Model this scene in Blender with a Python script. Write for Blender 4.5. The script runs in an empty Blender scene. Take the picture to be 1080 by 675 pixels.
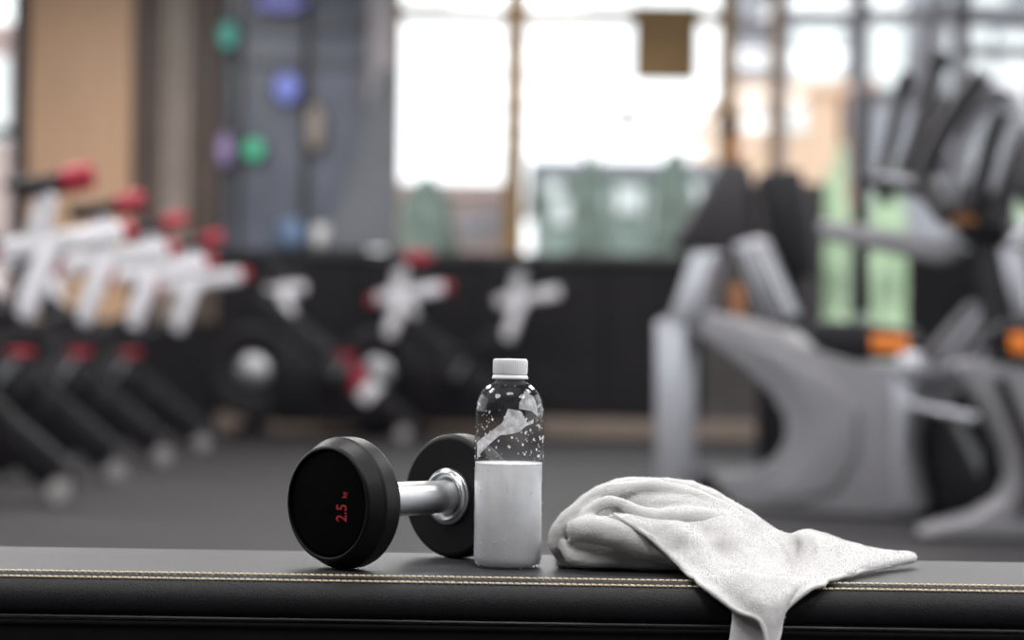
import bpy, bmesh, math, random
from mathutils import Vector, Matrix, noise

scene = bpy.context.scene
COL = scene.collection
random.seed(7)

# ------------------------------------------------------------------ camera
F, HORX, HORY, CAMZ, ROLL = 2200.0, 540.0, 375.0, 0.59, 0.0157
cd = bpy.data.cameras.new('camera')
cam = bpy.data.objects.new('camera', cd)
COL.objects.link(cam)
cd.sensor_fit = 'HORIZONTAL'
cd.sensor_width = 36.0
cd.lens = 36.0 * F / 1080.0
cd.shift_y = (HORY - 337.5) / 1080.0
cd.clip_start = 0.05
cd.clip_end = 400
cam.matrix_world = (Matrix.Translation((0, 0, CAMZ)) @ Matrix.Rotation(math.pi / 2, 4, 'X')
                    @ Matrix.Rotation(ROLL, 4, 'Z'))
cd.dof.use_dof = True
cd.dof.focus_distance = 2.04
cd.dof.aperture_fstop = 2.7
cd.dof.aperture_blades = 0
scene.camera = cam

# ------------------------------------------------------------------ world, exposure
w = bpy.data.worlds.new('world')
scene.world = w
w.use_nodes = True
bg = w.node_tree.nodes['Background']
bg.inputs[0].default_value = (0.97, 0.98, 1.0, 1)
bg.inputs[1].default_value = 1.9
vs = scene.view_settings
vs.view_transform = 'Standard'
vs.look = 'None'
vs.exposure = 0.34
vs.gamma = 1.0
vs.use_curve_mapping = False
scene.cycles.use_denoising = True
scene.cycles.max_bounces = 10
scene.cycles.transparent_max_bounces = 16
scene.cycles.sample_clamp_indirect = 6.0

# daylight portals in the openings of the glazed walls
def portal(loc, rot, sx, sy):
    l = bpy.data.lights.new('daylight_portal', 'AREA')
    l.shape = 'RECTANGLE'; l.size = sx; l.size_y = sy
    l.cycles.is_portal = True
    o = bpy.data.objects.new('daylight_portal', l)
    COL.objects.link(o); o.location = loc; o.rotation_euler = rot
    return o
WX, WY, WH, BY = 5.0, 15.5, 3.8, -6.0       # half width, back wall, ceiling height, wall behind camera
portal((1.6, WY + .3, 2.4), (math.radians(-90), 0, 0), 6.6, 2.6)
portal((-WX - .1, 6.5, 2.0), (0, math.radians(-90), 0), 2.4, 9)
portal((WX + .1, 4.75, 1.93), (0, math.radians(90), 0), 2.95, 12.5)

LAMP_W = 55.0
LAMP_SPOTS = [(x, y) for x in (-2.8, 0, 2.8) for y in (.3, 3.4, 6.5, 9.6, 12.6)]

# ------------------------------------------------------------------ helpers
def P(px, py, d):
    c, s = math.cos(ROLL), math.sin(ROLL)
    u, v = px - HORX, py - HORY
    u0, v0 = u * c + v * s, v * c - u * s
    return Vector((u0 / F * d, d, CAMZ - v0 / F * d))

def k_of(px, py):
    q = P(px, py, 1.0)
    return q.x, q.z - CAMZ

class MB:
    def __init__(self):
        self.v, self.f, self.sm = [], [], []
    def add(self, vs, fs, smooth=False):
        n = len(self.v)
        self.v += [tuple(p) for p in vs]
        self.f += [tuple(i + n for i in f) for f in fs]
        self.sm += [smooth] * len(fs)
        return self
    def box(self, c, s, m=None):
        x, y, z = [k / 2 for k in s]
        vs = [Vector((a * x, b * y, e * z)) for a in (-1, 1) for b in (-1, 1) for e in (-1, 1)]
        if m is not None: vs = [m @ p for p in vs]
        c = Vector(c)
        return self.add([c + p for p in vs], [(0, 1, 3, 2), (4, 6, 7, 5), (0, 4, 5, 1), (2, 3, 7, 6), (0, 2, 6, 4), (1, 5, 7, 3)])
    def beam(self, a, b, wdt, h, up=(0, 0, 1)):
        a, b = Vector(a), Vector(b)
        x = (b - a); L = x.length; x.normalize()
        u = Vector(up)
        if abs(x.dot(u)) > .98: u = Vector((1, 0, 0))
        y = u.cross(x).normalized(); z = x.cross(y)
        m = Matrix((x, y, z)).transposed()
        return self.box((a + b) / 2, (L, wdt, h), m)
    def tube(self, pts, rad, seg=14, sy=1.0, cap=True, smooth=True):
        pts = [Vector(p) for p in pts]
        n = len(pts)
        if not isinstance(rad, (list, tuple)): rad = [rad] * n
        vs, fs = [], []
        t0 = (pts[1] - pts[0]).normalized()
        ref = Vector((0, 0, 1)) if abs(t0.z) < .9 else Vector((0, 1, 0))
        nr = (ref - t0 * ref.dot(t0)).normalized()
        for i in range(n):
            t = (pts[min(i + 1, n - 1)] - pts[max(i - 1, 0)]).normalized()
            nr = (nr - t * nr.dot(t)).normalized()
            b = t.cross(nr)
            for k in range(seg):
                a = 2 * math.pi * k / seg
                vs.append(pts[i] + nr * (math.cos(a) * rad[i]) + b * (math.sin(a) * rad[i] * sy))
        for i in range(n - 1):
            for k in range(seg):
                k2 = (k + 1) % seg
                fs.append((i * seg + k, i * seg + k2, (i + 1) * seg + k2, (i + 1) * seg + k))
        self.add(vs, fs, smooth)
        if cap:
            m = len(self.v) - n * seg
            self.f.append(tuple(m + k for k in reversed(range(seg)))); self.sm.append(False)
            self.f.append(tuple(m + (n - 1) * seg + k for k in range(seg))); self.sm.append(False)
        return self
    def lathe(self, prof, seg=48, m=None, fn=None, smooth=True):
        # prof (r, z); points with r = 0 are poles
        m = m or Matrix.Identity(4)
        vs, fs, idx = [], [], []
        for (r, z) in prof:
            if r <= 1e-7:
                idx.append([len(vs)] * seg); vs.append(m @ Vector((0, 0, z)))
            else:
                row = []
                for k in range(seg):
                    a = 2 * math.pi * k / seg
                    rr = r * (fn(a, z) if fn else 1.0)
                    row.append(len(vs)); vs.append(m @ Vector((rr * math.cos(a), rr * math.sin(a), z)))
                idx.append(row)
        for i in range(len(prof) - 1):
            for k in range(seg):
                k2 = (k + 1) % seg
                q = [idx[i][k], idx[i][k2], idx[i + 1][k2], idx[i + 1][k]]
                q = [a for j, a in enumerate(q) if a not in q[:j]]
                if len(q) > 2: fs.append(tuple(q))
        return self.add(vs, fs, smooth)
    def prism(self, pts, off):
        # closed polygon of 3-D points, extruded by vector off
        n = len(pts); off = Vector(off)
        vs = [Vector(p) for p in pts] + [Vector(p) + off for p in pts]
        fs = [tuple(range(n)), tuple(reversed(range(n, 2 * n)))]
        fs += [(i, n + i, n + (i + 1) % n, (i + 1) % n) for i in range(n)]
        return self.add(vs, fs)
    def grid(self, rows):
        n, m = len(rows), len(rows[0])
        vs = [p for r in rows for p in r]
        fs = [(i * m + j, i * m + j + 1, (i + 1) * m + j + 1, (i + 1) * m + j) for i in range(n - 1) for j in range(m - 1)]
        return self.add(vs, fs, True)
    def mesh(self, name):
        me = bpy.data.meshes.new(name)
        me.from_pydata(self.v, [], self.f)
        me.polygons.foreach_set('use_smooth', self.sm)
        me.update()
        bm = bmesh.new(); bm.from_mesh(me)
        bmesh.ops.recalc_face_normals(bm, faces=bm.faces)
        bm.to_mesh(me); bm.free()
        return me
    def build(self, name, mat, parent=None, bevel=0, seg=2, label=None):
        o = bpy.data.objects.new(name, self.mesh(name))
        COL.objects.link(o)
        if mat: o.data.materials.append(mat)
        if parent:
            o.parent = parent
        if bevel:
            b = o.modifiers.new('bevel', 'BEVEL'); b.width = bevel; b.segments = seg
            b.limit_method = 'ANGLE'; b.angle_limit = math.radians(35)
            for p in o.data.polygons: p.use_smooth = True
            b.harden_normals = False
        if label: o['label'] = label
        return o

def spline(pts, n=6):
    q = []
    p = [Vector(a) for a in pts]
    p = [p[0] * 2 - p[1]] + p + [p[-1] * 2 - p[-2]]
    for i in range(1, len(p) - 2):
        for k in range(n):
            t = k / n; a, b, c, d = p[i - 1], p[i], p[i + 1], p[i + 2]
            q.append(.5 * ((2 * b) + (c - a) * t + (2 * a - 5 * b + 4 * c - d) * t * t + (3 * b - a - 3 * c + d) * t ** 3))
    q.append(p[-2])
    return q
def rspl(r, n=6):
    return [v.x for v in spline([Vector((a, 0, 0)) for a in r], n)]

def tag(o, label, cat, group=None, kind=None):
    o['label'] = label; o['category'] = cat
    if group: o['group'] = group
    if kind: o['kind'] = kind
    return o
def thing(name, label, cat, loc=(0, 0, 0), rz=0, group=None):
    o = bpy.data.objects.new(name, None)
    COL.objects.link(o); o.location = loc; o.rotation_euler = (0, 0, rz)
    o.empty_display_size = .05
    return tag(o, label, cat, group)
def struct(o, label=None):
    o['kind'] = 'structure'
    if label: o['label'] = label
    return o
def copy_tree(o, parent=None):
    c = o.copy(); COL.objects.link(c); c.parent = parent
    for ch in list(o.children): copy_tree(ch, c)
    return c

# ------------------------------------------------------------------ materials
MATS = {}
def mat(name, col, rough=.5, metal=0.0, var=.08, scale=30, bump=0.0, bscale=200, spec=.5, emit=None, coat=0.0, vor=False, sheen=0.0, stretch=None):
    m = bpy.data.materials.new(name); MATS[name] = m
    m.use_nodes = True
    nt = m.node_tree; N = nt.nodes; L = nt.links
    b = N['Principled BSDF']
    b.inputs['Roughness'].default_value = rough
    b.inputs['Metallic'].default_value = metal
    b.inputs['Specular IOR Level'].default_value = spec
    b.inputs['Coat Weight'].default_value = coat
    b.inputs['Sheen Weight'].default_value = sheen
    tc = N.new('ShaderNodeTexCoord')
    src = tc.outputs['Object']
    if stretch:
        mp = N.new('ShaderNodeMapping'); mp.inputs['Scale'].default_value = stretch
        L.new(src, mp.inputs[0]); src = mp.outputs[0]
    nz = N.new('ShaderNodeTexNoise'); nz.inputs['Scale'].default_value = scale; nz.inputs['Detail'].default_value = 4
    L.new(src, nz.inputs['Vector'])
    rp = N.new('ShaderNodeValToRGB')
    rp.color_ramp.elements[0].position = .3; rp.color_ramp.elements[1].position = .7
    rp.color_ramp.elements[0].color = tuple(max(0, c * (1 - var)) for c in col) + (1,)
    rp.color_ramp.elements[1].color = tuple(min(1, c * (1 + var)) for c in col) + (1,)
    L.new(nz.outputs['Fac'], rp.inputs[0]); L.new(rp.outputs[0], b.inputs['Base Color'])
    if bump:
        if vor:
            t = N.new('ShaderNodeTexVoronoi'); t.inputs['Scale'].default_value = bscale; out = t.outputs['Distance']
        else:
            t = N.new('ShaderNodeTexNoise'); t.inputs['Scale'].default_value = bscale; t.inputs['Detail'].default_value = 5; out = t.outputs['Fac']
        L.new(src, t.inputs['Vector'])
        bp = N.new('ShaderNodeBump'); bp.inputs['Strength'].default_value = bump; bp.inputs['Distance'].default_value = .002
        L.new(out, bp.inputs['Height']); L.new(bp.outputs[0], b.inputs['Normal'])
    if emit:
        b.inputs['Emission Color'].default_value = emit[0] + (1,)
        b.inputs['Emission Strength'].default_value = emit[1]
    return m

def thin_glass(name, tint=(1, 1, 1), ior=1.45, rough=.02, boost=1.0):
    m = bpy.data.materials.new(name); MATS[name] = m
    m.use_nodes = True
    nt = m.node_tree; N = nt.nodes; L = nt.links
    N.remove(N['Principled BSDF'])
    out = N['Material Output']
    tr = N.new('ShaderNodeBsdfTransparent'); tr.inputs[0].default_value = tint + (1,)
    gl = N.new('ShaderNodeBsdfGlossy'); gl.inputs['Roughness'].default_value = rough
    fr = N.new('ShaderNodeFresnel')
    ge = N.new('ShaderNodeNewGeometry')              # thin sheet: the same reflectance from both sides
    mi = N.new('ShaderNodeMix'); mi.data_type = 'FLOAT'
    mi.inputs[2].default_value = ior; mi.inputs[3].default_value = 1 / ior
    L.new(ge.outputs['Backfacing'], mi.inputs[0]); L.new(mi.outputs[0], fr.inputs[0])
    nz = N.new('ShaderNodeTexNoise'); nz.inputs['Scale'].default_value = 6
    bp = N.new('ShaderNodeBump'); bp.inputs['Strength'].default_value = .03
    L.new(nz.outputs['Fac'], bp.inputs['Height']); L.new(bp.outputs[0], gl.inputs['Normal'])
    mu = N.new('ShaderNodeMath'); mu.operation = 'MULTIPLY'; mu.inputs[1].default_value = boost; mu.use_clamp = True
    L.new(fr.outputs[0], mu.inputs[0])
    mx = N.new('ShaderNodeMixShader')
    L.new(mu.outputs[0], mx.inputs[0]); L.new(tr.outputs[0], mx.inputs[1]); L.new(gl.outputs[0], mx.inputs[2])
    L.new(mx.outputs[0], out.inputs[0])
    return m

M = MATS
mat('rubber_floor', (.0165, .0150, .0168), .68, spec=.26, var=.25, scale=60, bump=.25, bscale=300)
mat('ceiling_paint', (.22, .22, .23), .9, var=.05, scale=3)
mat('wall_paint', (.10, .097, .10), .8, var=.05, scale=3)
mat('black_panel', (.006, .005, .007), .6, spec=.25, var=.2, scale=5)
mat('divider', (.055, .046, .046), .6, var=.5, scale=1.2)
mat('plinth_wood', (.22, .17, .14), .6, var=.15, scale=8, stretch=(1, 1, 12))
mat('tan_wood', (.62, .39, .245), .5, var=.10, scale=3, stretch=(14, 1, 1))
mat('dark_wood', (.10, .068, .055), .5, var=.35, scale=4, stretch=(12, 1, 1))
mat('beige_strip', (.36, .30, .26), .6, var=.1, scale=5)
mat('frame_dark', (.020, .020, .024), .45, var=.1)
mat('frame_grey', (.24, .24, .27), .5, var=.1)
mat('frame_brown', (.20, .115, .04), .4, metal=.3, var=.25, scale=3)
mat('frame_lilac', (.42, .39, .42), .6, var=.1, scale=3)
mat('blue_panel', (.125, .14, .185), .3, var=.35, scale=1.5)
mat('slant_grey', (.13, .14, .16), .45, var=.15, scale=3)
thin_glass('window_glass', (.96, .98, .98), 1.45, .01)
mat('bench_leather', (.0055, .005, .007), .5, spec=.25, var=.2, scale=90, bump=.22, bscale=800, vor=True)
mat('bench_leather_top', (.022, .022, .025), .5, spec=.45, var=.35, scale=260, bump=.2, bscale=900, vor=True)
mat('bench_base', (.004, .004, .005), .5, spec=.2, var=.2)
mat('thread', (.72, .60, .42), .7, var=.2, scale=400)
mat('steel_black', (.02, .02, .022), .35, metal=.2, var=.1)
mat('urethane', (.006, .0055, .006), .45, spec=.22, var=.2, scale=60, bump=.06, bscale=300)
mat('urethane_shaded', (.0015, .0015, .0016), .6, spec=.03, var=.2, scale=60)  # darker urethane copy, the shade on the dumbbell face put into its colour
mat('chrome', (.88, .89, .91), .36, metal=1.0, var=.06, scale=80)
mat('collar_steel', (.62, .62, .64), .28, metal=1.0, var=.08, scale=80)
mat('red_print', (.34, .008, .012), .5, var=.2, scale=300)
thin_glass('pet', (.995, .995, .995), 1.38, .03, 1.3)
mat('cap_white', (.78, .78, .80), .45, var=.03, scale=200)
mat('terry', (.84, .83, .83), .95, var=.04, scale=160, bump=1.0, bscale=1100, spec=.1, sheen=.4)
mat('bike_black', (.007, .006, .008), .45, spec=.3, var=.2)
mat('bike_white', (.66, .65, .69), .4, var=.05)
mat('bike_cap', (.24, .23, .23), .35, var=.05)
mat('bike_red', (.36, .012, .035), .45, var=.15)
mat('bike_silver', (.42, .42, .44), .4, metal=1.0, var=.1)
mat('machine_grey', (.21, .205, .222), .42, metal=.15, var=.05, scale=4)
mat('machine_silver', (.42, .42, .46), .36, metal=.6, var=.06, scale=6)
mat('machine_black', (.007, .006, .009), .45, spec=.3, var=.15)
mat('machine_dark', (.028, .026, .03), .45, spec=.35, var=.15)
mat('machine_orange', (.75, .20, .02), .45, var=.1)
mat('machine_amber', (.30, .12, .04), .45, var=.2)
mat('ball_blue', (.17, .26, .42), .45, var=.1)
mat('pad_grey', (.12, .12, .125), .6, var=.15)
mat('banner_brown', (.20, .125, .055), .8, var=.3, scale=2)
mat('ground_out', (.30, .30, .29), .9, var=.15, scale=.5)
mat('pink_wall', (.44, .33, .31), .85, var=.1, scale=.6)
mat('green_glass', (.26, .32, .29), .3, var=.35, scale=.8)
mat('beige_wall', (.72, .50, .36), .85, var=.08, scale=.5)
mat('salmon_wall', (.50, .27, .18), .85, var=.1, scale=.5)
mat('office_grey', (.27, .27, .30), .8, var=.1, scale=.5)
mat('sky_white_pane', (.85, .88, .88), .3, var=.05, scale=.5)  # white colour stands in for sky reflected in the outside panes
mat('leaf_green', (.36, .47, .30), .7, var=.5, scale=3)
mat('leaf_dark', (.12, .15, .13), .7, var=.5, scale=3)
mat('trunk', (.08, .06, .05), .9, var=.3, scale=5)
mat('lamp_white', (.8, .8, .8), .5)
mat('lamp_diffuser', (.9, .9, .9), .5, emit=((1.0, .97, .93), 1.0))
for nm, c, s in (('led_teal', (.08, .55, .45), .45), ('led_blue', (.22, .28, .85), .6), ('led_green', (.04, .60, .32), .6),
                 ('led_violet', (.40, .28, .60), .45), ('led_indigo', (.22, .22, .62), .5), ('led_amber', (.50, .40, .32), .35)):
    mat(nm, (.1, .1, .1), .5, emit=(c, s))

# milky chilled water behind a fogged wall
def milky():
    m = bpy.data.materials.new('milky_water'); M['milky_water'] = m
    m.use_nodes = True
    nt = m.node_tree; N = nt.nodes; L = nt.links
    b = N['Principled BSDF']; out = N['Material Output']
    b.inputs['Base Color'].default_value = (.60, .605, .635, 1)
    b.inputs['Roughness'].default_value = .35
    tl = N.new('ShaderNodeBsdfTranslucent'); tl.inputs[0].default_value = (.66, .665, .69, 1)
    tr = N.new('ShaderNodeBsdfTransparent'); tr.inputs[0].default_value = (.9, .9, .92, 1)
    tc = N.new('ShaderNodeTexCoord')
    nz = N.new('ShaderNodeTexNoise'); nz.inputs['Scale'].default_value = 70; nz.inputs['Detail'].default_value = 6
    L.new(tc.outputs['Object'], nz.inputs['Vector'])
    bp = N.new('ShaderNodeBump'); bp.inputs['Strength'].default_value = .25; bp.inputs['Distance'].default_value = .001
    n2 = N.new('ShaderNodeTexNoise'); n2.inputs['Scale'].default_value = 700
    L.new(tc.outputs['Object'], n2.inputs['Vector']); L.new(n2.outputs['Fac'], bp.inputs['Height'])
    L.new(bp.outputs[0], b.inputs['Normal'])
    mx = N.new('ShaderNodeMixShader'); mx.inputs[0].default_value = .22
    L.new(b.outputs[0], mx.inputs[1]); L.new(tl.outputs[0], mx.inputs[2])
    mr = N.new('ShaderNodeMapRange'); mr.inputs[1].default_value = .3; mr.inputs[2].default_value = .7
    mr.inputs[3].default_value = .02; mr.inputs[4].default_value = .12
    L.new(nz.outputs['Fac'], mr.inputs[0])
    m2 = N.new('ShaderNodeMixShader'); L.new(mr.outputs[0], m2.inputs[0])
    L.new(mx.outputs[0], m2.inputs[1]); L.new(tr.outputs[0], m2.inputs[2])
    L.new(m2.outputs[0], out.inputs[0])
milky()
def palefilm():
    m = bpy.data.materials.new('pale_film'); M['pale_film'] = m
    m.use_nodes = True
    nt = m.node_tree; N = nt.nodes; L = nt.links
    b = N['Principled BSDF']; out = N['Material Output']
    b.inputs['Base Color'].default_value = (.82, .82, .84, 1); b.inputs['Roughness'].default_value = .5
    tr = N.new('ShaderNodeBsdfTransparent')
    nz = N.new('ShaderNodeTexNoise'); nz.inputs['Scale'].default_value = 160
    tc = N.new('ShaderNodeTexCoord'); L.new(tc.outputs['Object'], nz.inputs['Vector'])
    mr = N.new('ShaderNodeMapRange'); mr.inputs[1].default_value = .35; mr.inputs[2].default_value = .65
    mr.inputs[3].default_value = .45; mr.inputs[4].default_value = .8
    L.new(nz.outputs['Fac'], mr.inputs[0])
    tl = N.new('ShaderNodeBsdfTranslucent'); tl.inputs[0].default_value = (.85, .85, .87, 1)
    mx = N.new('ShaderNodeMixShader'); mx.inputs[0].default_value = .5
    L.new(b.outputs[0], mx.inputs[1]); L.new(tl.outputs[0], mx.inputs[2])
    m2 = N.new('ShaderNodeMixShader'); L.new(mr.outputs[0], m2.inputs[0])
    L.new(tr.outputs[0], m2.inputs[1]); L.new(mx.outputs[0], m2.inputs[2])
    L.new(m2.outputs[0], out.inputs[0])
palefilm()

# ------------------------------------------------------------------ room shell
struct(MB().box((0, (WY + BY) / 2, -.05), (2 * WX + .4, WY - BY + .4, .1)).build('floor', M['rubber_floor']), 'dark grey rubber gym floor')
struct(MB().box((0, (WY + BY) / 2, WH + .05), (2 * WX + .4, WY - BY + .4, .1)).build('ceiling', M['ceiling_paint']), 'grey painted gym ceiling')
struct(MB().box((0, BY - .05, WH / 2), (2 * WX, .1, WH)).build('wall_front', M['wall_paint']), 'grey wall behind the camera')
SIDE_WIN = {-1: (2.0, 11.0, .8, 3.2), 1: (-1.5, 11.0, .45, 3.4)}      # y0, y1, z0, z1 of the side openings
for s, nm in ((-1, 'left'), (1, 'right')):
    mb = MB()
    x = s * (WX + .05)
    y0, y1, z0, z1 = SIDE_WIN[s]
    mb.box((x, (WY + BY) / 2, z0 / 2), (.1, WY - BY, z0))
    mb.box((x, (WY + BY) / 2, (z1 + WH) / 2), (.1, WY - BY, WH - z1))
    mb.box((x, (BY + y0) / 2, (z0 + z1) / 2), (.1, y0 - BY, z1 - z0))
    mb.box((x, (y1 + WY) / 2, (z0 + z1) / 2), (.1, WY - y1, z1 - z0))
    struct(mb.build('wall_' + nm, M['wall_paint']), 'grey %s side wall with a long window opening' % nm)
    win = bpy.data.objects.new('window_%d' % (11 if s < 0 else 12), None); COL.objects.link(win); struct(win, '%s side window band with dark frame' % nm)
    n = round((y1 - y0) / 2.2); st = (y1 - y0 - .06) / n
    for k in range(n + 1):
        MB().box((x, y0 + .03 + k * st, (z0 + z1) / 2), (.08, .06, z1 - z0)).build('mullion', M['frame_dark'], win)
    for k in range(n):
        MB().box((x, y0 + .03 + (k + .5) * st, (z0 + z1) / 2), (.008, st - .06, z1 - z0 - .02)).build('pane', M['window_glass'], win)

# back wall: pixel column on the back plane -> metres
def bx(px, py=200): return P(px, py, WY).x
def bz(py, px=540): return P(px, py, WY).z
def wallbox(px0, px1, z0, z1, y0, y1, py=200):
    a, b = bx(px0, py), bx(px1, py)
    return MB().box(((a + b) / 2, (y0 + y1) / 2, (z0 + z1) / 2), (b - a, y1 - y0, z1 - z0))
ZS = 1.30                                     # sill height
wb = wallbox(232, 745, 0, ZS, WY, WY + .2).build('wall_back', M['black_panel']); struct(wb, 'black half height wall under the back windows')
for k, (a, b) in enumerate(((262, 380), (380, 500), (500, 640), (640, 700))):
    wallbox(a + 2, b - 2, .16, ZS - .05, WY - .03, WY).build('panel', M['black_panel'], wb)
wallbox(232, 745, ZS, ZS + .05, WY - .06, WY + .26).build('sill', M['frame_dark'], wb)
struct(wallbox(232, 860, 0, .13, WY - .06, WY).build('baseboard_back', M['plinth_wood']), 'beige wooden plinth along the foot of the back wall')
struct(wallbox(745, 862, 0, bz(192, 800), WY, WY + .2).build('wall_divider', M['divider']), 'black partition beside the grey trainer')
struct(wallbox(958, 1500, .35, bz(262, 960), WY - .02, WY + .01).build('trim_11', M['black_panel']), 'black panel across the lower right windows')
struct(wallbox(862, 1500, 0, .35, WY, WY + .2).build('wall_upstand', M['black_panel']), 'black upstand under the right windows')
# wood panel and slats on the left
tp = wallbox(30, 138, 0, WH, WY - .05, WY + .15).build('trim_1', M['tan_wood']); struct(tp, 'tan wooden wall panel behind the bikes')
sl = wallbox(138, 232, 0, WH, WY + .02, WY + .15).build('trim_2', M['dark_wood']); struct(sl, 'dark brown slatted wood wall')
for k in range(9):
    a = 140 + k * 10.2
    beige = 171 < a + 4 < 196
    wallbox(a, a + 7.6, 0, WH, WY - .03, WY + .02).build('slat', M['beige_strip'] if beige else M['dark_wood'], sl)
struct(wallbox(30, 232, 0, bz(338, 130), WY - .10, WY - .05).build('trim_10', M['black_panel']), 'black wainscot under the wooden wall')
struct(wallbox(14, 30, 0, WH, WY - .1, WY + .1).build('trim_3', M['frame_dark']), 'dark post beside the tan wooden panel')
struct(wallbox(-420, -60, 0, WH, WY, WY + .15).build('wall_back_side', M['wall_paint']), 'grey wall at the far left corner')

# dark blue glazed partition with coloured lamps
bp_ = wallbox(232, 388, ZS, WH, WY + .06, WY + .14).build('trim_4', M['blue_panel']); struct(bp_, 'dark blue glass partition between wood wall and window')
for a, b, z0, z1 in ((232, 237, ZS, WH), (248, 254, ZS, WH), (318, 325, ZS, WH), (376, 386, bz(110), WH), (232, 388, bz(34), bz(24)), (232, 388, bz(72), bz(66))):
    wallbox(a, b, z0, z1, WY, WY + .06).build('frame_bar', M['frame_dark'] if b - a < 9 else M['slant_grey'], bp_)
struct(wallbox(386, 414, bz(128), WH, WY - .02, WY + .14).build('trim_5', M['frame_lilac']), 'pale lilac wall strip beside the large window')
struct(MB().prism([P(404, 70, WY - .1), P(418, 70, WY - .1), P(416, 262, WY - .1), P(340, 262, WY - .1)], (0, .1, 0)).build('trim_6', M['slant_grey']), 'slanted dark grey buttress beside the large window')
LEDS = [('led_teal', 241, 38, 9, 14, 'round teal wall lamp high on the blue partition'),
        ('led_blue', 303, 93, 13, 16, 'large blue wall lamp on the blue partition'),
        ('led_indigo', 296, 4, 28, 9, 'wide indigo lamp at the top of the blue partition'),
        ('led_green', 268, 158, 11, 11, 'round green wall lamp low on the blue partition'),
        ('led_violet', 238, 158, 8, 18, 'tall violet wall lamp beside the slatted wood wall'),
        ('led_amber', 333, 135, 9, 26, 'tall amber wall lamp on the blue partition')]
for mt, px, py, rx, rz, lb in LEDS:
    c = P(px, py, WY - .02)
    t = thing('wall_lamp', lb, 'lamp', (c.x, WY, c.z), 0, 'coloured wall lamps on the blue partition')
    s = WY / F
    m = Matrix.Rotation(math.pi / 2, 4, 'X') @ Matrix.Diagonal((rx * s, rz * s, 1, 1))
    MB().lathe([(0, -.06), (1.12, -.06), (1.12, .05), (1.0, .06), (0, .06)], 24, m).build('housing', M['frame_dark'], t)
    MB().lathe([(0, .06), (.98, .06), (.85, .085), (0, .10)], 24, m).build('lens', M[mt], t)

# windows of the back wall
def window(n, px0, px1, z0, z1, label, fmat, bars=(), wpx=6, topbar=None):
    root = bpy.data.objects.new('window_%d' % n, None); COL.objects.link(root); struct(root, label)
    wallbox(px0 - wpx / 2, px0 + wpx / 2, z0, z1, WY + .02, WY + .14).build('jamb', M[fmat], root)
    wallbox(px1 - wpx / 2, px1 + wpx / 2, z0, z1, WY + .02, WY + .14).build('jamb', M[fmat], root)
    zs = [z0] + sorted(bars) + [z1]
    for b in bars:
        wallbox(px0, px1, b - .04, b + .04, WY + .03, WY + .13).build('transom', M[topbar or fmat], root)
    for a, b in zip(zs[:-1], zs[1:]):
        wallbox(px0 + wpx / 2, px1 - wpx / 2, a + .04, b - .04, WY + .075, WY + .083).build('pane', M['window_glass'], root)
zt = bz(14)
window(1, 414, 540, ZS + .05, WH, 'large bright window left of the brown mullion', 'frame_brown', (zt,), 12, 'frame_brown')
window(2, 544, 762, ZS + .05, WH, 'widest bright window with a brown hanging panel', 'frame_brown', (zt,), 9, 'frame_brown')
window(3, 770, 816, bz(192, 800), WH, 'narrow bright window beside the brown post', 'frame_brown', (bz(22),), 9, 'frame_grey')
window(4, 824, 902, bz(192, 800), WH, 'window in front of the beige building', 'frame_grey', (bz(12), ), 8)
window(9, 868, 904, .35, bz(192, 800), 'low window in front of the green shrub', 'frame_dark', (), 6)
window(5, 910, 1010, .35, WH, 'window behind the trainer handles', 'frame_grey', (bz(96), bz(8)), 10)
window(6, 1018, 1130, .35, WH, 'rightmost back window behind the trainer console', 'frame_grey', (bz(12), bz(45), bz(100)), 8)
window(7, -58, 14, .1, WH, 'leftmost back window beyond the dark post', 'frame_grey', (2.2,), 8)
window(8, 1138, 1440, .35, WH, 'back window beyond the right edge', 'frame_grey', (2.2,), 8)
struct(MB().beam(P(958, 110, WY - .1), P(1002, -40, WY - .1), .1, .14, (0, 1, 0)).build('trim_7', M['frame_grey']), 'slanted grey brace in front of the right windows')
struct(wallbox(858, 866, .35, bz(192, 800), WY - .03, WY + .1).build('trim_8', M['frame_dark']), 'thin dark post beside the green view')

# middle mullion; hanging panel and small pendant in the middle window
struct(wallbox(531, 552, ZS + .05, WH, WY - .06, WY + .02).build('trim_9', M['frame_brown']), 'brown mullion between the two bright windows')
t = thing('hanging_panel', 'brown fabric panel hanging in the large bright window', 'banner', P(702, 48, WY - .12))
s = WY / F
MB().box((0, 0, 0), (66 * s, .03, 74 * s)).build('fabric', M['banner_brown'], t, .006)
MB().box((0, 0, 39 * s), (70 * s, .05, .04)).build('top_rail', M['frame_brown'], t, .004)
zc = WH - t.location.z
for sx in (-1, 1):
    MB().tube([(sx * 28 * s, 0, 40 * s), (sx * 28 * s, 0, zc)], .006, 6).build('cord', M['frame_brown'], t)
t = thing('pendant_lamp', 'small tan pendant hanging in front of the bright window', 'lamp', P(662, 124, WY - .3))
MB().lathe([(.0, .07), (.03, .07), (.045, .04), (.065, -.05), (.06, -.07), (0, -.06)], 20).build('shade', M['banner_brown'], t)
MB().tube([(0, 0, .06), (0, 0, WH - t.location.z)], .004, 6).build('cord', M['frame_brown'], t)

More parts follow.
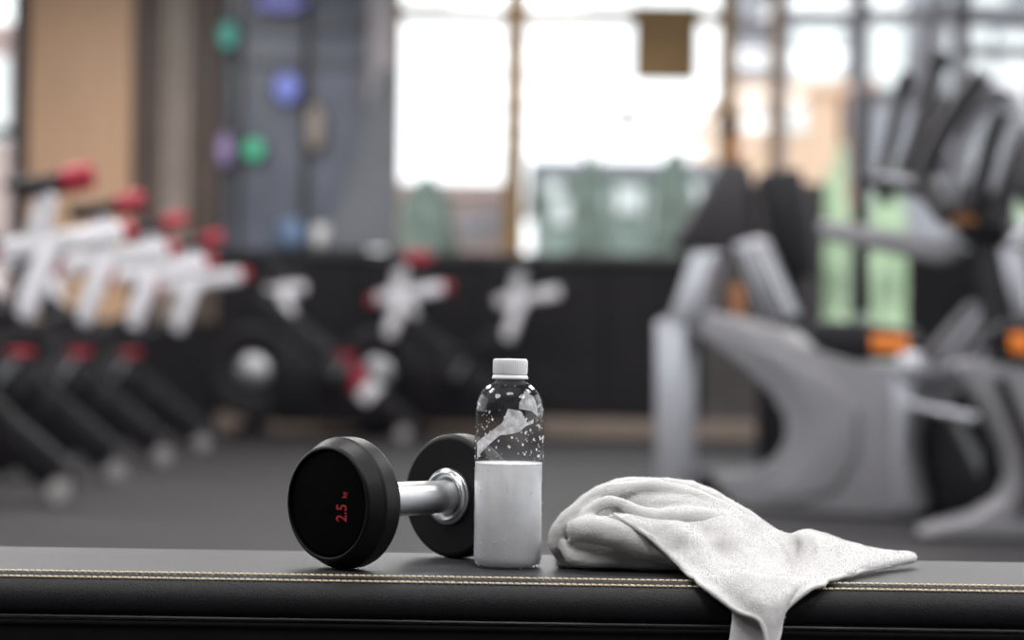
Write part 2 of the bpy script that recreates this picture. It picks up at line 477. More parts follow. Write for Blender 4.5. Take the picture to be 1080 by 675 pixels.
# things lying on the sill of the half wall
sx_ = bx(355, 255)
t = thing('rolled_towel', 'white rolled towel lying on the black half wall', 'towel', (sx_, WY + .06, ZS + .05))
MB().tube(spline([(-.17, 0, .10), (-.15, 0, .10), (.15, 0, .10), (.17, 0, .10)], 5), [.03, .06, .08, .09] + [.098] * 8 + [.09, .08, .06, .03], 24).build('roll', M['terry'], t)
MB().tube([(-.05, 0, .10), (-.01, 0, .10)], .1005, 24).build('band', M['bike_white'], t)
t = thing('exercise_ball', 'small blue exercise ball on the black half wall', 'ball', (bx(306, 255), WY + .06, ZS + .05))
bpf = [(.12 * math.sin(math.pi * k / 18) , .12 - .12 * math.cos(math.pi * k / 18)) for k in range(19)]
bpf[0] = (0, 0); bpf[-1] = (0, .24)
MB().lathe(bpf, 32).build('shell', M['ball_blue'], t)
MB().lathe([(.0, .236), (.012, .239), (.012, .243), (0, .244)], 12).build('plug', M['bike_white'], t)

# ------------------------------------------------------------------ outside
struct(MB().box((0, WY + 60.3, -.6), (260, 120, .1)).build('ground', M['ground_out']), 'pale paving outside the windows')
def ext_box(px0, px1, py0, py1, d, depth, z0=-.55):
    a, b = P(px0, py1, d), P(px1, py0, d)
    zt_ = P((px0 + px1) / 2, py0, d).z
    return a.x, b.x, z0, zt_
def building(name, label, px0, px1, py0, d, depth, wall, windows, wmat, roof=None):
    x0, x1, z0, z1 = ext_box(px0, px1, py0, 400, d, depth)
    t = thing(name, label, 'building', ((x0 + x1) / 2, d, z0))
    hw, h = (x1 - x0) / 2, z1 - z0
    MB().box((0, depth / 2, h / 2), (2 * hw, depth, h)).build('wall', M[wall], t)
    MB().box((0, depth / 2, h + .1), (2 * hw + .3, depth + .3, .2)).build('roof', M[roof or wall], t)
    for (a, b, c, e) in windows:
        A, B = P(a, c, d), P(b, e, d)
        MB().box(((A.x + B.x) / 2 - t.location.x, -.02, (A.z + B.z) / 2 - z0), (abs(B.x - A.x), .12, abs(A.z - B.z))).build('window', M[wmat], t)
    return t
building('house', 'pale pink building outside the left bright window', 418, 536, 206, 34, 8, 'pink_wall',
         [(430, 452, 222, 250), (462, 478, 222, 255), (490, 505, 225, 255), (512, 526, 222, 250)], 'office_grey')
building('glass_pavilion', 'green tinted glass pavilion outside the large window', 566, 748, 186, 30, 10, 'green_glass',
         [(575, 592, 190, 206), (584, 602, 212, 236), (612, 640, 205, 236), (612, 636, 240, 262), (650, 676, 196, 225), (684, 700, 205, 245), (712, 738, 192, 222)], 'sky_white_pane', 'frame_grey')
building('added_house', 'added building dimming the leftmost back window', -110, 34, 40, 30, 8, 'pink_wall', [(-10, 8, 60, 150), (-40, -20, 60, 150)], 'sky_white_pane')  # house added to darken the bright view through this window
building('apartment_building', 'beige apartment building outside the right windows', 772, 886, 97, 40, 9, 'beige_wall',
         [(786, 806, 112, 140), (832, 850, 112, 140)], 'sky_white_pane')
building('terracotta_house', 'narrow terracotta building between the right window posts', 888, 916, 94, 41, 8, 'salmon_wall', [(893, 899, 115, 140)], 'office_grey')
building('office_tower', 'large pale grey office tower outside the right windows', 800, 1180, -60, 70, 12, 'office_grey',
         [(836, 888, 22, 96), (914, 952, 26, 92), (1000, 1044, 30, 90), (1052, 1090, 34, 90), (836, 888, -45, 8), (914, 952, -45, 8), (1000, 1060, -45, 4)], 'sky_white_pane')
def blob_mesh(rx, ry, rz, seed, n=3):
    bm = bmesh.new()
    bmesh.ops.create_icosphere(bm, subdivisions=n, radius=1)
    for v in bm.verts:
        k = 1 + .35 * noise.noise(v.co * 2.2 + Vector((seed, 0, 0))) + .2 * noise.noise(v.co * 6 + Vector((0, seed, 0)))
        v.co = Vector((v.co.x * rx * k, v.co.y * ry * k, v.co.z * rz * k))
    me = bpy.data.meshes.new('crown'); bm.to_mesh(me); bm.free()
    return me
def shrub(name, label, cat, px, py_top, d, hw, matn, seed, trunk=True, group=None):
    top = P(px, py_top, d)
    h = top.z + .55
    t = thing(name, label, cat, (top.x, d, -.55), 0, group)
    o = bpy.data.objects.new('crown', blob_mesh(hw, hw * .8, h * .42 if trunk else h * .52, seed)); COL.objects.link(o)
    o.data.materials.append(M[matn]); o.parent = t; o.location = (0, 0, h * .58 if trunk else h * .48)
    if trunk: MB().tube([(0, 0, 0), (.03, 0, h * .5)], [.12, .07], 8).build('trunk', M['trunk'], t)
shrub('tree', 'dark round tree in front of the pink building', 'tree', 447, 190, 31, .55, 'leaf_dark', 3)
shrub('tree', 'small dark tree left of the green pavilion', 'tree', 622, 170, 29, .30, 'leaf_dark', 9)
shrub('tree', 'small dark tree at the right end of the green pavilion', 'tree', 712, 160, 29, .35, 'leaf_dark', 5)
shrub('shrub', 'bright green shrub beside the dark partition outside', 'shrub', 882, 172, 20.2, .22, 'leaf_green', 1, False)
shrub('shrub', 'bright green shrub under the terracotta building outside', 'shrub', 936, 182, 22.5, .24, 'leaf_green', 4, False)
shrub('shrub', 'green shrub outside the rightmost back window', 'shrub', 1062, 205, 22, .5, 'leaf_green', 6, False)

# ------------------------------------------------------------------ ceiling lamps
lamp0 = None
for i, (x, y) in enumerate(LAMP_SPOTS):
    if lamp0 is None:
        lamp0 = thing('ceiling_light', 'square white ceiling light panel above the gym floor', 'lamp', (x, y, WH), 0, 'ceiling light panels')
        MB().box((0, 0, -.04), (1.3, 1.3, .08)).build('housing', M['lamp_white'], lamp0, .01)
        MB().box((0, 0, -.085), (1.2, 1.2, .012)).build('diffuser', M['lamp_diffuser'], lamp0)
        l = lamp0
    else:
        l = copy_tree(lamp0); l.location = (x, y, WH)
    col_ = {-1: 'left', 0: 'middle', 1: 'right'}[(x > 0) - (x < 0)]
    l['label'] = 'square white ceiling light panel, %s row, %s from the bench' % (col_, ('first', 'second', 'third', 'fourth', 'fifth')[i % 5])
    ld = bpy.data.lights.new('lamp_light', 'AREA'); ld.shape = 'RECTANGLE'; ld.size = 1.2; ld.size_y = 1.2
    ld.energy = LAMP_W; ld.color = (1.0, .98, .97)
    lo = bpy.data.objects.new('lamp_light', ld); COL.objects.link(lo)
    lo.location = (x, y, WH - .1)

# ------------------------------------------------------------------ bench
BZ, BF, BB, BL = .38, 1.942, 2.222, .95       # top height, front, back, half length
bench = thing('gym_bench', 'black leather bench with a double row of tan stitching', 'bench', (0, 2.08, 0))
def bprof():
    pr = [(1.990, .3800), (1.970, .3794), (1.960, .3776), (1.952, .3744), (1.946, .3690), (1.943, .3620), (1.942, .3550), (1.943, .3480), (1.9455, .3425)]
    return pr
def bpath(pr, b0=None):
    return pr
# top panel
top = [(2.222, .362), (2.220, .371), (2.213, .3775), (2.203, .3800), (2.12, .3802), (2.04, .3802), (1.990, .3800), (1.972, .3796), (1.9635, .3785)]
side = [(1.9635, .3785), (1.9628, .3776), (1.9600, .3772), (1.955, .3752), (1.949, .3705), (1.9445, .364), (1.942, .355), (1.9425, .348), (1.945, .3422), (1.952, .340), (2.21, .340), (2.219, .345), (2.222, .362)]
def sweep(prof, x0, x1, nx=60):
    rows = []
    for i in range(nx + 1):
        x = x0 + (x1 - x0) * i / nx
        rows.append([Vector((x, y - 2.08, z)) for y, z in prof])
    return MB().grid(rows)
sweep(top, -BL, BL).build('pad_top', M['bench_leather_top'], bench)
sd = sweep(side, -BL, BL)
for x in (-BL, BL):
    sd.add([Vector((x, y - 2.08, z)) for y, z in (top[:-1] + side[:-1])], [tuple(range(len(top) + len(side) - 2))])
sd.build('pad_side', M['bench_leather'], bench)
MB().tube([(-BL, 1.944 - 2.08, .3405), (BL, 1.944 - 2.08, .3405)], .0014, 8).build('piping', M['steel_black'], bench)
MB().box((0, 0, .312), (2 * BL, .262, .052)).build('base_panel', M['bench_base'], bench, .006)
def stitches(y, z, tilt, ph):
    mb = MB()
    n = int(2 * BL / .0060)
    for i in range(n):
        x = -BL + (i + ph) * .0060
        mb.tube([(x, y - 2.08, z - .0002), (x + .0010, y - 2.08 - .0001, z + .00035), (x + .0036, y - 2.08 - .0001, z + .00035), (x + .0046, y - 2.08, z - .0003)], .0010, 6)
    o = mb.build('stitching', M['thread'], bench); o['kind'] = 'stuff'
    return o
stitches(1.9685, .3797, 0, 0)
stitches(1.9555, .3758, 0, .3)
for sx in (-.68, .68):
    MB().box((sx, 0, .165), (.07, .09, .25)).build('leg', M['steel_black'], bench, .006)
    MB().box((sx, 0, .02), (.08, .42, .04)).build('foot', M['steel_black'], bench, .008)

# ------------------------------------------------------------------ dumbbell
AL = math.radians(40)
ax = Vector((math.sin(AL), math.cos(AL), 0))
R_H = .0640
near = Vector((-.1605, 2.029, BZ + .0003 + R_H)); DIST = .1665
far = near + ax * DIST
db = thing('dumbbell', 'small black round head dumbbell with chrome handle and red weight mark', 'dumbbell', ((near.x + far.x) / 2, (near.y + far.y) / 2, BZ))
def frame(o, z):                                 # matrix: local z -> direction z
    z = z.normalized(); x = Vector((0, 0, 1)).cross(z).normalized(); y = z.cross(x)
    m = Matrix((x, y, z)).transposed().to_4x4(); m.translation = o - db.location
    return m
hp = [(0, 0), (.029, 0), (.030, .0), (.0585, .0), (.0615, .0012), (.0634, .004), (.0640, .0060), (.0640, .0215), (.0636, .0228), (.0624, .0242), (.0562, .0378), (.0542, .0395), (.0526, .0400),
      (.0520, .0392), (.0516, .0365), (.0508, .0362), (.0500, .0370), (.0494, .0376), (.048, .0378), (0, .0378)]
def crisp(pr):                                  # support loops so that the moulded edges read as edges
    q = [pr[0]]
    for (a, b), (c, d) in zip(pr[:-1], pr[1:]):
        L_ = math.hypot(c - a, d - b)
        if L_ > .006:
            f = .0006 / L_
            q += [(a + (c - a) * f, b + (d - b) * f), (c - (c - a) * f, d - (d - b) * f)]
        q.append((c, d))
    return q
for cpt, zdir, lb in ((near, -ax, None), (far, ax, None)):
    o_in = cpt - zdir * .015
    m = frame(o_in, zdir)
    hd = MB().lathe(crisp(hp[:14]), 96, m).build('head', M['urethane'], db)
    fc = MB().lathe(hp[13:], 96, m).build('face_plate', M['urethane_shaded'], hd)
    MB().lathe([(.0290, .001), (.0290, -.0030), (.0282, -.0042), (.0262, -.0046), (.0258, -.0070), (.0248, -.0080), (.0232, -.0082), (.0190, -.0020), (.0165, -.0010), (0, -.0010)], 64, m).build('collar', M['collar_steel'], db)
    if zdir.y < 0:
        # red weight mark, reads bottom to top
        r = Vector((math.cos(AL), -math.sin(AL), 0)); up = Vector((0, 0, 1))
        fo = o_in + zdir * .0379 - db.location
        for txt, size, du, dr in (('2.5', .0200, -.0165, .0255), ('kg', .0095, .0066, .0255)):
            cu = bpy.data.curves.new('mark', 'FONT'); cu.body = txt; cu.size = size; cu.extrude = .0002; cu.offset = .0002
            to = bpy.data.objects.new('mark', cu); COL.objects.link(to)
            dg = bpy.context.evaluated_depsgraph_get()
            me = bpy.data.meshes.new_from_object(to.evaluated_get(dg))
            bpy.data.objects.remove(to)
            o = bpy.data.objects.new('weight_mark', me); COL.objects.link(o); o.parent = hd
            me.materials.clear(); me.materials.append(M['red_print'])
            mm = Matrix((up * .72, -r, zdir)).transposed().to_4x4()
            mm.translation = fo + up * du + r * dr + zdir * .0002
            o.matrix_local = mm
            o['label'] = 'red printed weight mark'
a = near + ax * .0; b = far
mb = MB()
pts = []; rr = []
for i in range(21):
    t_ = i / 20
    pts.append(near + ax * (.012 + t_ * (DIST - .024)) - db.location)
    rr.append(.0165 + .0006 * math.sin(math.pi * t_))
mb.tube(pts, rr, 48).build('handle', M['chrome'], db)

# ------------------------------------------------------------------ bottle
BX, BYc = -.0015, 2.072
bt = thing('water_bottle', 'clear plastic water bottle half filled with cloudy cold water', 'bottle', (BX, BYc, BZ + .0003))
bt.scale = (1, 1, .985)
out = [(0, .0065), (.008, .006), (.018, .0025), (.024, .0006), (.0275, .0002), (.0305, .0014), (.0328, .0042), (.0338, .009), (.0340, .016), (.0341, .06), (.0341, .10), (.0341, .135), (.0340, .150), (.0338, .157), (.0330, .1635), (.0314, .1695), (.0290, .1748), (.0256, .1795), (.0215, .1832), (.0178, .1853), (.0152, .1866), (.0140, .1880), (.0138, .1905)]
def flute(a, z):
    if .106 < z < .15: return 1 + .004 * math.cos(a * 28)
    return 1.0
def dense(pr, n=4):
    q = []
    for (a, b), (c, d) in zip(pr[:-1], pr[1:]):
        for i in range(n): q.append((a + (c - a) * i / n, b + (d - b) * i / n))
    return q + [pr[-1]]
MB().lathe(dense(out, 3), 168, None, flute).build('bottle_wall', M['pet'], bt)
ins = [(0, .0085), (.008, .008), (.018, .0045), (.024, .0024), (.0272, .002), (.0298, .003), (.0320, .0056), (.0329, .010), (.0331, .017), (.0333, .104), (.0325, .1043), (.02, .1040), (0, .1040)]
MB().lathe(ins, 96).build('water', M['milky_water'], bt, label='cloudy white water')
MB().lathe([(.0333, .1036), (.0336, .1044), (.0333, .1052), (.0318, .1050)], 96).build('water_line', M['pale_film'], bt)
def rib(a, z): return 1 + (.012 * (1 if math.cos(a * 60) > 0 else -1) if .1945 < z < .2085 else 0)
cap = [(.0150, .1938), (.0168, .1940), (.0170, .1950), (.0172, .2000), (.0171, .2070), (.0166, .2088), (.0158, .2096), (0, .2098)]
MB().lathe(dense(cap, 2), 240, None, rib).build('cap', M['cap_white'], bt)
MB().lathe([(.0140, .1892), (.0178, .1892), (.0183, .1902), (.0176, .1912), (.0172, .1932), (.0150, .1934)], 96).build('tamper_ring', M['cap_white'], bt)
# pale half-transparent smears just inside the bottle wall and shoulder
def patch(poly_top, poly_bot, r):
    rows = [[], []]
    n = 28
    def ip(pl, t):
        x = t * (len(pl) - 1); i = min(int(x), len(pl) - 2); f = x - i
        return tuple(pl[i][k] * (1 - f) + pl[i + 1][k] * f for k in (0, 1))
    g = [[] for _ in range(8)]
    for j in range(n + 1):
        t = j / n
        A, B = ip(poly_top, t), ip(poly_bot, t)
        for q in range(8):
            f = q / 7
            an = A[0] * (1 - f) + B[0] * f; z = A[1] * (1 - f) + B[1] * f
            rr = r
            if z > .157: rr = r * max(.4, math.sqrt(max(.05, 1 - ((z - .155) / .034) ** 2)))
            g[q].append(Vector((rr * math.sin(an), -rr * math.cos(an), z)))
    return MB().grid(g)
patch([(-1.25, .125), (-.7, .134), (-.2, .146), (-.05, .160), (.35, .158), (.55, .146), (.8, .150)],
      [(-1.25, .108), (-.75, .121), (-.25, .134), (-.1, .134), (.3, .137), (.5, .143), (.8, .146)], .0332).build('pale_smear', M['pale_film'], bt)
patch([(.30, .166), (.6, .178), (.95, .172)], [(.28, .160), (.7, .158), (1.0, .152)], .0332).build('pale_smear', M['pale_film'], bt)
dm = MB()
rnd = random.Random(3)
for i in range(230):
    an = rnd.uniform(-1.5, 1.5); z = rnd.uniform(.108, .165) if i < 150 else rnd.uniform(.01, .10)
    r0 = .03425 if z < .157 else .0341 * math.sqrt(max(.05, 1 - ((z - .155) / .034) ** 2))
    s = rnd.choice((.0004, .0005, .0006, .0009, .0012)) * (1 if z > .1 else .7)
    c = Vector((r0 * math.sin(an), -r0 * math.cos(an), z))
    m = Matrix.Translation(c) @ Matrix.Rotation(an, 4, 'Z') @ Matrix.Diagonal((s, s * .5, s * rnd.uniform(1, 1.7), 1))
    dm.lathe([(0, -1), (.7, -.7), (1, 0), (.7, .7), (0, 1)], 8, m)
o = dm.build('droplets', M['pale_film'], bt); o['kind'] = 'stuff'  # whitish drop colour stands in for the bright glints on the water drops

# ------------------------------------------------------------------ towel
tw = thing('towel', 'crumpled white terry towel hanging over the bench front', 'towel', (.12, 2.10, BZ))
TO = Vector(tw.location); tw.location.z += .0012
def T(px, py, d): return P(px, py, d) - TO
bd = MB()
def fold(pts, rad, sy=1.0, n=6):
    pp = spline([T(*p) for p in pts], n)
    bd.tube(pp, rspl(rad, n), 18, sy)
# mound behind the folds
def mound():
    nx, ny = 60, 24
    rows = []
    for i in range(nx + 1):
        u = i / nx
        px = 588 + u * (845 - 588)
        rows.append([])
        hh = [(0, .022), (.08, .045), (.2, .068), (.35, .0805), (.5, .079), (.65, .065), (.8, .044), (.92, .022), (1, .004)]
        for (a, ha), (b, hb) in zip(hh[:-1], hh[1:]):
            if a <= u <= b: h = ha + (hb - ha) * (u - a) / (b - a)
        for j in range(ny + 1):
            v = j / ny
            d = 2.062 + .135 * v
            a = abs(2 * v - .9) / 1.1
            z = h * max(0, 1 - a ** 2.6) ** .5
            x = P(px, 560, 2.10).x
            rows[-1].append(Vector((x, d, BZ + .001 + z)) - TO)
    n = len(bd.v)
    top_ = [p for r in rows for p in r]
    m = ny + 1
    bot = [Vector((p.x, p.y, .001)) for p in top_]
    N_ = len(top_)
    fs = []
    for i in range(nx):
        for j in range(ny):
            q = (i * m + j, i * m + j + 1, (i + 1) * m + j + 1, (i + 1) * m + j)
            fs.append(q); fs.append(tuple(N_ + k for k in reversed(q)))
    for i in range(nx):
        fs.append((i * m, (i + 1) * m, N_ + (i + 1) * m, N_ + i * m)); a = ny
        fs.append((i * m + a, N_ + i * m + a, N_ + (i + 1) * m + a, (i + 1) * m + a))
    for j in range(ny):
        fs.append((j, N_ + j, N_ + j + 1, j + 1)); a = nx * m
        fs.append((a + j, a + j + 1, N_ + a + j + 1, N_ + a + j))
    bd.add(top_ + bot, fs, True)
mound()
# hood: big outer fold
fold([(596, 590, 2.075), (589, 577, 2.060), (592, 560, 2.055), (606, 541, 2.055), (630, 524, 2.060), (660, 516, 2.066), (690, 516, 2.068), (722, 522, 2.066), (756, 537, 2.064), (786, 556, 2.062), (812, 575, 2.06)],
     [.006, .0085, .0095, .0090, .0085, .0085, .0085, .0090, .0100, .0105, .008])
fold([(600, 560, 2.09), (625, 528, 2.09), (660, 513, 2.095), (700, 513, 2.10), (740, 523, 2.10), (780, 545, 2.10), (815, 567, 2.095)], [.010, .0085, .0075, .0075, .009, .010, .008])
# second fold, the crease line above the drape
fold([(604, 560, 2.052), (618, 544, 2.046), (636, 533, 2.044), (652, 533, 2.044), (672, 543, 2.044), (696, 549, 2.044), (730, 548, 2.046), (768, 552, 2.050)],
     [.006, .0065, .0068, .0066, .0085, .0100, .0120, .0110])
fold([(645, 530, 2.080), (665, 531, 2.070), (700, 535, 2.062), (735, 540, 2.060), (775, 552, 2.060)], [.006, .009, .013, .014, .012])
# hanging inner lobe
fold([(603, 563, 2.046), (618, 560, 2.036), (640, 562, 2.030), (664, 569, 2.030), (690, 580, 2.032), (716, 589, 2.034)], [.0095, .0135, .0150, .0145, .0130, .011])
# mouth: bottom lobe, left loop
fold([(597, 572, 2.050), (599, 582, 2.046), (608, 589, 2.043), (624, 591, 2.042), (644, 590, 2.042), (668, 588, 2.044)], [.0065, .0070, .0075, .0078, .0078, .007])
fold([(636, 592, 2.050), (660, 593, 2.046), (690, 594, 2.044), (722, 596, 2.044)], [.0050, .0075, .0080, .0075])
# filler behind the lobes
fold([(604, 580, 2.075), (640, 575, 2.075), (690, 575, 2.075), (740, 575, 2.07), (790, 585, 2.07)], [.014, .022, .022, .022, .016])
bo = bd.build('bundle', M['terry'], tw)
rm = bo.modifiers.new('remesh', 'REMESH'); rm.mode = 'VOXEL'; rm.voxel_size = .0019; rm.use_smooth_shade = True
sm = bo.modifiers.new('smooth', 'SMOOTH'); sm.factor = .5; sm.iterations = 5
tx1 = bpy.data.textures.new('cloth_wrinkle', 'CLOUDS'); tx1.noise_scale = .030; tx1.noise_depth = 1
tx2 = bpy.data.textures.new('terry_nap', 'CLOUDS'); tx2.noise_scale = .0016; tx2.noise_depth = 2
def disp(o, tx, st):
    d = o.modifiers.new('displace', 'DISPLACE'); d.texture = tx; d.strength = st; d.mid_level = .5; d.texture_coords = 'LOCAL'
disp(bo, tx1, .0050); disp(bo, tx2, .0014)

# draped sheet: control rows from the crease on the bundle to the hem
R0 = [(628, 549, 2.040), (656, 544, 2.034), (688, 550, 2.032), (716, 553, 2.032), (742, 551, 2.034), (766, 545, 2.040), (788, 546, 2.050), (812, 556, 2.062), (834, 566, 2.070), (856, 561, 2.085), (894, 573, 2.095), (925, 582, 2.115), (964, 586, 2.140)]
R1 = [(634, 547, 2.034), (661, 548, 2.026), (693, 560, 2.020), (722, 566, 2.016), (750, 570, 2.012), (776, 568, 2.012), (798, 570, 2.018), (820, 577, 2.016), (842, 586, 2.072), (862, 571, 2.035), (898, 583, 2.060), (930, 588, 2.092), (965, 587, 2.136)]
R2 = [(639, 546, 2.031), (667, 553, 2.022), (699, 571, 2.013), (729, 582, 2.004), (758, 590, 1.996), (786, 594, 1.990), (806, 598, 1.986), (826, 601, 1.984), (842, 600, 2.030), (866, 585, 2.010), (900, 592, 2.034), (932, 592, 2.078), (966, 588, 2.132)]
R3 = [(643, 545, 2.029), (674, 559, 2.018), (706, 582, 2.006), (736, 601, 1.981), (766, 617, 1.950), (793, 626, 1.936), (813, 633, 1.930), (828, 627, 1.932), (841, 617, 1.952), (868, 602, 1.985), (900, 600, 2.012), (932, 596, 2.070), (966, 590, 2.130)]
R4 = [(647, 544, 2.028), (682, 565, 2.015), (712, 592, 1.998), (742, 620, 1.940), (774, 644, 1.929), (802, 658, 1.922), (813, 694, 1.917), (821, 672, 1.922), (829, 642, 1.930), (864, 620, 1.944), (893, 608, 1.990), (929, 600, 2.066), (964, 592, 2.134)]
ctrl = [[T(*p) for p in r] for r in (R0, R1, R2, R3, R4)]
rows1 = [spline(r, 7) for r in ctrl]
cols = list(zip(*rows1))
cols = [spline(c, 11) for c in cols]
rows = [list(r) for r in zip(*cols)]
# keep the cloth on top of the pad
def keep(p):
    w_ = p + TO
    if w_.y > 1.950: w_.z = max(w_.z, BZ + .0035)
    return w_ - TO
rows = [[keep(p) for p in r] for r in rows]
for it in range(6):
    new = [list(r) for r in rows]
    for i in range(1, len(rows) - 1):
        for j in range(1, len(rows[0]) - 1):
            new[i][j] = rows[i][j] * .4 + (rows[i - 1][j] + rows[i + 1][j] + rows[i][j - 1] + rows[i][j + 1]) * .15
    rows = new
for i, rw_ in enumerate(rows):                    # soft folds of the hanging cloth
    for j, p in enumerate(rw_):
        e = min(1, min(j, len(rw_) - 1 - j) / 10) * min(1, i / 6)
        n_ = noise.noise(Vector((p.x * 34 + p.z * 16, p.y * 12, p.z * 6 + 3.1)))
        rw_[j] = p + Vector((0, -.75, .65)) * (.0085 * e * (n_ + .12))
rows = [[keep(p) for p in r] for r in rows]
sh = MB().grid(rows).build('draped_corner', M['terry'], tw)
def clothmods(o, th, sub=1):
    s_ = o.modifiers.new('solidify', 'SOLIDIFY'); s_.thickness = th; s_.offset = 0
    if sub:
        u = o.modifiers.new('subsurf', 'SUBSURF'); u.levels = sub; u.render_levels = sub
clothmods(sh, .0042, 2); disp(sh, tx1, .0055); disp(sh, tx2, .0003)
# woven hem along the free edge of the sheet
edge = [Vector(p) for p in rows[-1]]
hem = MB()
hem.tube([p + Vector((0, -.0006, 0)) for p in edge], [.0024] * len(edge), 8)
hem.build('hem', M['terry'], sh)
# corner folded back under the hanging tip
B = [[(770, 636, 1.934), (786, 644, 1.932), (806, 652, 1.930), (822, 656, 1.930)],
     [(772, 652, 1.932), (788, 658, 1.934), (806, 664, 1.932), (818, 668, 1.930)],
     [(769, 676, 1.930), (788, 680, 1.934), (804, 684, 1.934), (814, 690, 1.930)],
     [(766, 700, 1.930), (786, 704, 1.934), (802, 706, 1.934), (812, 708, 1.930)]]
rw = [spline([T(*p) for p in r], 6) for r in B]
cl = [spline(c, 6) for c in zip(*rw)]
bk = MB().grid([list(r) for r in zip(*cl)]).build('hanging_corner', M['terry'], tw)
clothmods(bk, .0035, 1); disp(bk, tx2, .0010)

# fuzzy terry loops
def pile(o, n, ln, seed):
    bpy.context.view_layer.update()
    dg = bpy.context.evaluated_depsgraph_get()
    me = o.evaluated_get(dg).to_mesh()
    rnd = random.Random(seed)
    V = [v.co.copy() for v in me.vertices]
    polys = [(tuple(p.vertices), p.normal.copy(), p.area) for p in me.polygons]
    tot = sum(p[2] for p in polys); acc = 0.0
    mb = MB()
    for vv, nr, ar in polys:
        acc += ar / tot * n
        while acc > 0:
            acc -= 1
            if acc <= -1: break
            a, b, c = V[vv[0]], V[vv[1]], V[vv[2]]
            r1, r2 = rnd.random(), rnd.random()
            p = a + (b - a) * r1 + (c - a) * r2 if r1 + r2 < 1 else a + (b - a) * (1 - r1) + (c - a) * (1 - r2)
            dr = (nr + Vector((rnd.uniform(-1, 1), rnd.uniform(-1, 1), rnd.uniform(-1, 1))) * .7).normalized()
            sd_ = dr.cross(Vector((rnd.uniform(-1, 1), rnd.uniform(-1, 1), rnd.uniform(-1, 1)))).normalized() * .00022
            L_ = ln * rnd.uniform(.5, 1.3)
            q = p + dr * L_ * .6; e = p + dr * L_ + nr.cross(dr) * L_ * .4
            mb.add([p - sd_, p + sd_, q + sd_, q - sd_, e], [(0, 1, 2, 3), (3, 2, 4)], True)
    me_ = bpy.data.meshes.new('terry_pile'); me_.from_pydata(mb.v, [], mb.f); me_.update()
    f = bpy.data.objects.new('terry_pile', me_); COL.objects.link(f); f.parent = o; f['kind'] = 'stuff'
    me_.materials.append(M['terry'])
pile(bo, 22000, .0019, 1)
pile(sh, 22000, .0015, 2)

